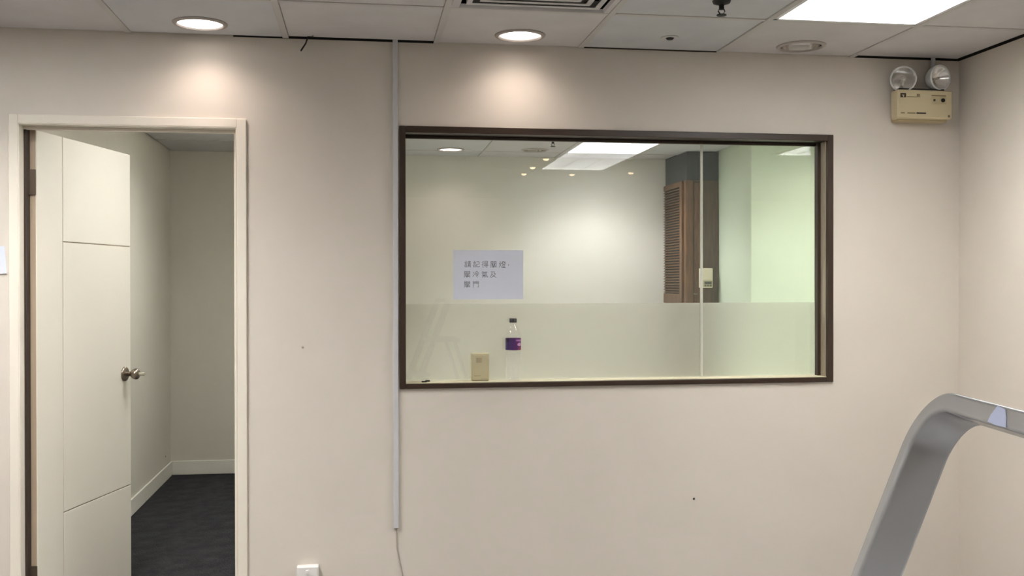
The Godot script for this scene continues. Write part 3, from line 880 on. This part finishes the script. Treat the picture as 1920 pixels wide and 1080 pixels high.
func closet() -> void:
	# brown built-in cupboard in the far right corner of the inner room, louvred door on its left face
	var t := thing("louvred_cupboard", "brown timber cupboard with louvred door in far corner behind the glass", "cupboard", Vector3(2.395, 0, -3.12))
	var front := 0.0
	part("cupboard_front", boxes([[0.0, 0.246, 0.0, 2.18, -0.525, front]], 0.002), M.brown_dark, t)
	part("cupboard_header", boxes([[-0.001, 0.246, 2.18, CEIL - 0.001, -0.525, front + 0.001]], 0.002), M.header, t)
	part("corner_stile", boxes([[-0.012, 0.045, 0.0, 2.18, -0.04, front + 0.012]], 0.003), M.brown_red, t)
	part("front_panel", boxes([[0.055, 0.120, 0.10, 2.16, front, front + 0.006]], 0.002), M.brown, t)
	part("backing_pad", boxes([[0.080, 0.196, 1.372, 1.532, front, front + 0.012]], 0.002), M.brown_dark, t)
	part("cupboard_pull", tube([Vector3(0.050, 1.335, 0.0065), Vector3(0.078, 1.335, 0.0065)], 0.0055, 10), M.nickel, t)
	# door on the left face
	var d := part("cupboard_door", boxes([[-0.010, -0.002, 0.02, 2.18, -0.520, -0.500], [-0.026, -0.002, 0.02, 2.18, -0.095, -0.045], [-0.026, -0.002, 2.14, 2.18, -0.500, -0.095], [-0.026, -0.002, 1.26, 1.335, -0.500, -0.095], [-0.026, -0.002, 0.02, 0.14, -0.500, -0.095]], 0.001), M.brown_red, t)
	part("door_inside", boxes([[-0.004, -0.0015, 0.14, 2.14, -0.500, -0.095]]), M.dark, d)
	var sl := box(Vector3(0.022, 0.005, 0.410), 0.001)
	var y := 0.16
	while y < 2.13:
		if absf(y - 1.2975) > 0.045:
			part("louvre_slat", sl, M.brown_red, d, Vector3(-0.016, y, -0.2975), Vector3(0, 0, deg_to_rad(32)))
		y += 0.0205
	var c := thing("thermostat", "white air-conditioner thermostat with small display on the brown cupboard", "thermostat", Vector3(2.533, 1.380, -3.1020))
	part("thermostat_body", boxes([[-0.050, 0.050, 0, 0.145, -0.006, 0.020]], 0.004), M.thermostat, c)
	part("thermostat_flap", boxes([[-0.046, 0.046, 0.060, 0.141, 0.019, 0.023]], 0.001), M.thermostat, c)
	part("thermostat_panel", boxes([[-0.024, 0.046, 0.006, 0.054, 0.019, 0.022]], 0.001), M.controller, c)
	part("thermostat_display", boxes([[-0.015, 0.040, 0.027, 0.046, 0.0215, 0.0228]]), M.lcd, c)
	for k in 3:
		part("thermostat_button", boxes([[-0.015 + k * 0.020, -0.001 + k * 0.020, 0.012, 0.022, 0.0215, 0.0235]], 0.0005), M.lcd, c)

func ladder() -> void:
	var corner := Vector3(0.628, 1.2885, 3.0899)
	var eb := Vector3(-0.1476, 0, 0.98905)
	var el := Vector3(-0.3577, -0.9325, -0.0483)
	el = (el - eb * el.dot(eb)).normalized()
	var nn := el.cross(eb).normalized()
	if nn.x > 0: nn = -nn
	var W := 0.046
	var T := 0.021
	var R := 0.062
	var bar := 0.36
	var foot := (corner.y - 0.02) / -el.y
	var t := thing("step_ladder", "grey metal step ladder with hooped handrail in the lower right foreground", "ladder", corner + el * foot - Vector3(0, 0.02, 0))
	var at0 := -t.position
	var frames := []
	# the hoop's inner direction is u, its side direction is v
	var leg_end := corner + el * foot
	frames.append([leg_end, eb, nn])
	frames.append([corner + el * 0.30, eb, nn])
	var cc := corner + el * R + eb * R
	for k in 17:
		var a := PI / 2 * k / 16.0
		var d := -eb * cos(a) - el * sin(a)
		frames.append([cc + d * R, -d, nn])
	var c2 := corner + el * R + eb * (bar - R)
	for k in 17:
		var a := PI / 2 * k / 16.0
		var d := -el * cos(a) + eb * sin(a)
		frames.append([c2 + d * R, -d, nn])
	frames.append([corner + eb * bar + el * 0.30, -eb, nn])
	frames.append([leg_end + eb * bar, -eb, nn])
	for f in frames:
		f[0] = f[0] + at0
	var rr := round_rect(T, W, 0.0045)
	var st := new_st()
	add_sweep(st, frames, rr[0], rr[1])
	part("handrail_hoop", st.commit(), M.steel, t)
	# scuffed tape mark on the bar
	var tm := new_st()
	var c := corner + eb * 0.165 + nn * (W / 2 + 0.0003) + at0
	var pts := [Vector2(-0.003, 0.0085), Vector2(0.012, 0.007), Vector2(0.020, 0.000), Vector2(0.026, -0.009), Vector2(0.006, -0.0095), Vector2(-0.010, -0.0085), Vector2(-0.009, -0.002)]
	for i in range(1, pts.size() - 1):
		for z in [0.0005, 0.0]:
			tri(tm, c + eb * pts[0].x - el * pts[0].y + nn * z, c + eb * pts[i].x - el * pts[i].y + nn * z, c + eb * pts[i + 1].x - el * pts[i + 1].y + nn * z, nn if z > 0.0 else -nn)
	part("tape_scrap", tm.commit(), M.tape, t)
	# steps between the rails, rear frame, feet
	for h in [0.25, 0.50, 0.75, 1.0]:
		var s: Vector3 = corner + el * ((corner.y - h) / -el.y) + eb * bar / 2 + at0
		var step := part("ladder_step", box(Vector3(0.10 if h < 0.9 else 0.22, 0.028, bar - T), 0.006), M.steel, t, s + Vector3(0.02 if h < 0.9 else 0.09, 0, 0))
		step.basis = Basis(Vector3.UP, -0.148)
	var er := Vector3(0.30, -0.95, 0.045).normalized()
	for k in [0.03, bar - 0.03]:
		var top: Vector3 = corner + el * ((corner.y - 1.0) / -el.y) + eb * k + Vector3(0.16, -0.01, 0.0)
		var bot: Vector3 = top + er * ((top.y - 0.02) / -er.y)
		part("rear_leg", tube([top + at0, bot + at0], 0.013, 12), M.steel, t)
		part("rubber_foot", disc(0.019, 0.05, 16, 0.003), M.rubber, t, Vector3(bot.x, 0.0, bot.z) + at0)
	for k in [0.0, bar]:
		var p: Vector3 = leg_end + eb * k + at0
		part("rubber_foot", boxes([[-0.026, 0.026, 0.0, 0.05, -0.022, 0.022]], 0.004), M.rubber, t, Vector3(p.x, 0.0, p.z))

func small_things() -> void:
	var s := thing("power_socket", "white surface wall socket at bottom edge below trunking's left", "socket", Vector3(-0.2145, 0.207, 0))
	part("socket_box", boxes([[-0.043, 0.043, 0.0, 0.086, 0, 0.030]], 0.003), M.plastic, s)
	part("socket_plate", boxes([[-0.043, 0.043, 0.0, 0.086, 0.030, 0.038]], 0.003), M.plastic, s)
	part("socket_switch", boxes([[-0.006, 0.006, 0.058, 0.074, 0.037, 0.041]], 0.001), M.plastic, s)
	part("socket_slot", boxes([[-0.003, 0.003, 0.040, 0.050, 0.0375, 0.0384], [-0.016, -0.008, 0.022, 0.027, 0.0375, 0.0384], [0.008, 0.016, 0.022, 0.027, 0.0375, 0.0384]]), M.dark, s)
	var w := part("wire_hook", tube([Vector3(-0.188, CEIL + 0.01, 0.045), Vector3(-0.189, CEIL - 0.003, 0.047), Vector3(-0.207, CEIL - 0.004, 0.055), Vector3(-0.217, CEIL - 0.026, 0.035), Vector3(-0.237, CEIL - 0.052, 0.018)], 0.0032, 8), M.dark)
	tag(w, "bent dark wire stub poking from the ceiling edge left of trunking", "wire")
	var n := part("wall_screw", lathe([Vector2(0.0, 0.004), Vector2(0.003, 0.0035), Vector2(0.0048, 0.0)], 16, true), M.dark, self, Vector3(1.392, 0.503, 0.0), Vector3(PI / 2, 0, 0))
	tag(n, "tiny dark screw head in bare wall below window's right half", "screw")
	var n2 := part("wall_screw", lathe([Vector2(0.0, 0.002), Vector2(0.003, 0.0018), Vector2(0.005, 0.0)], 16, true), M.cable, self, Vector3(-0.233, 1.163, 0.0), Vector3(PI / 2, 0, 0))
	tag(n2, "faint painted-over screw head in wall between door and trunking", "screw")
	var n3 := part("wall_screw", lathe([Vector2(0.0, 0.004), Vector2(0.003, 0.0035), Vector2(0.006, 0.0)], 16, true), M.print_mid, self, Vector3(-1.40, 0.173, -3.427), Vector3(0, 0, -PI / 2))
	tag(n3, "dull screw head low on left wall of the room behind the door", "screw")
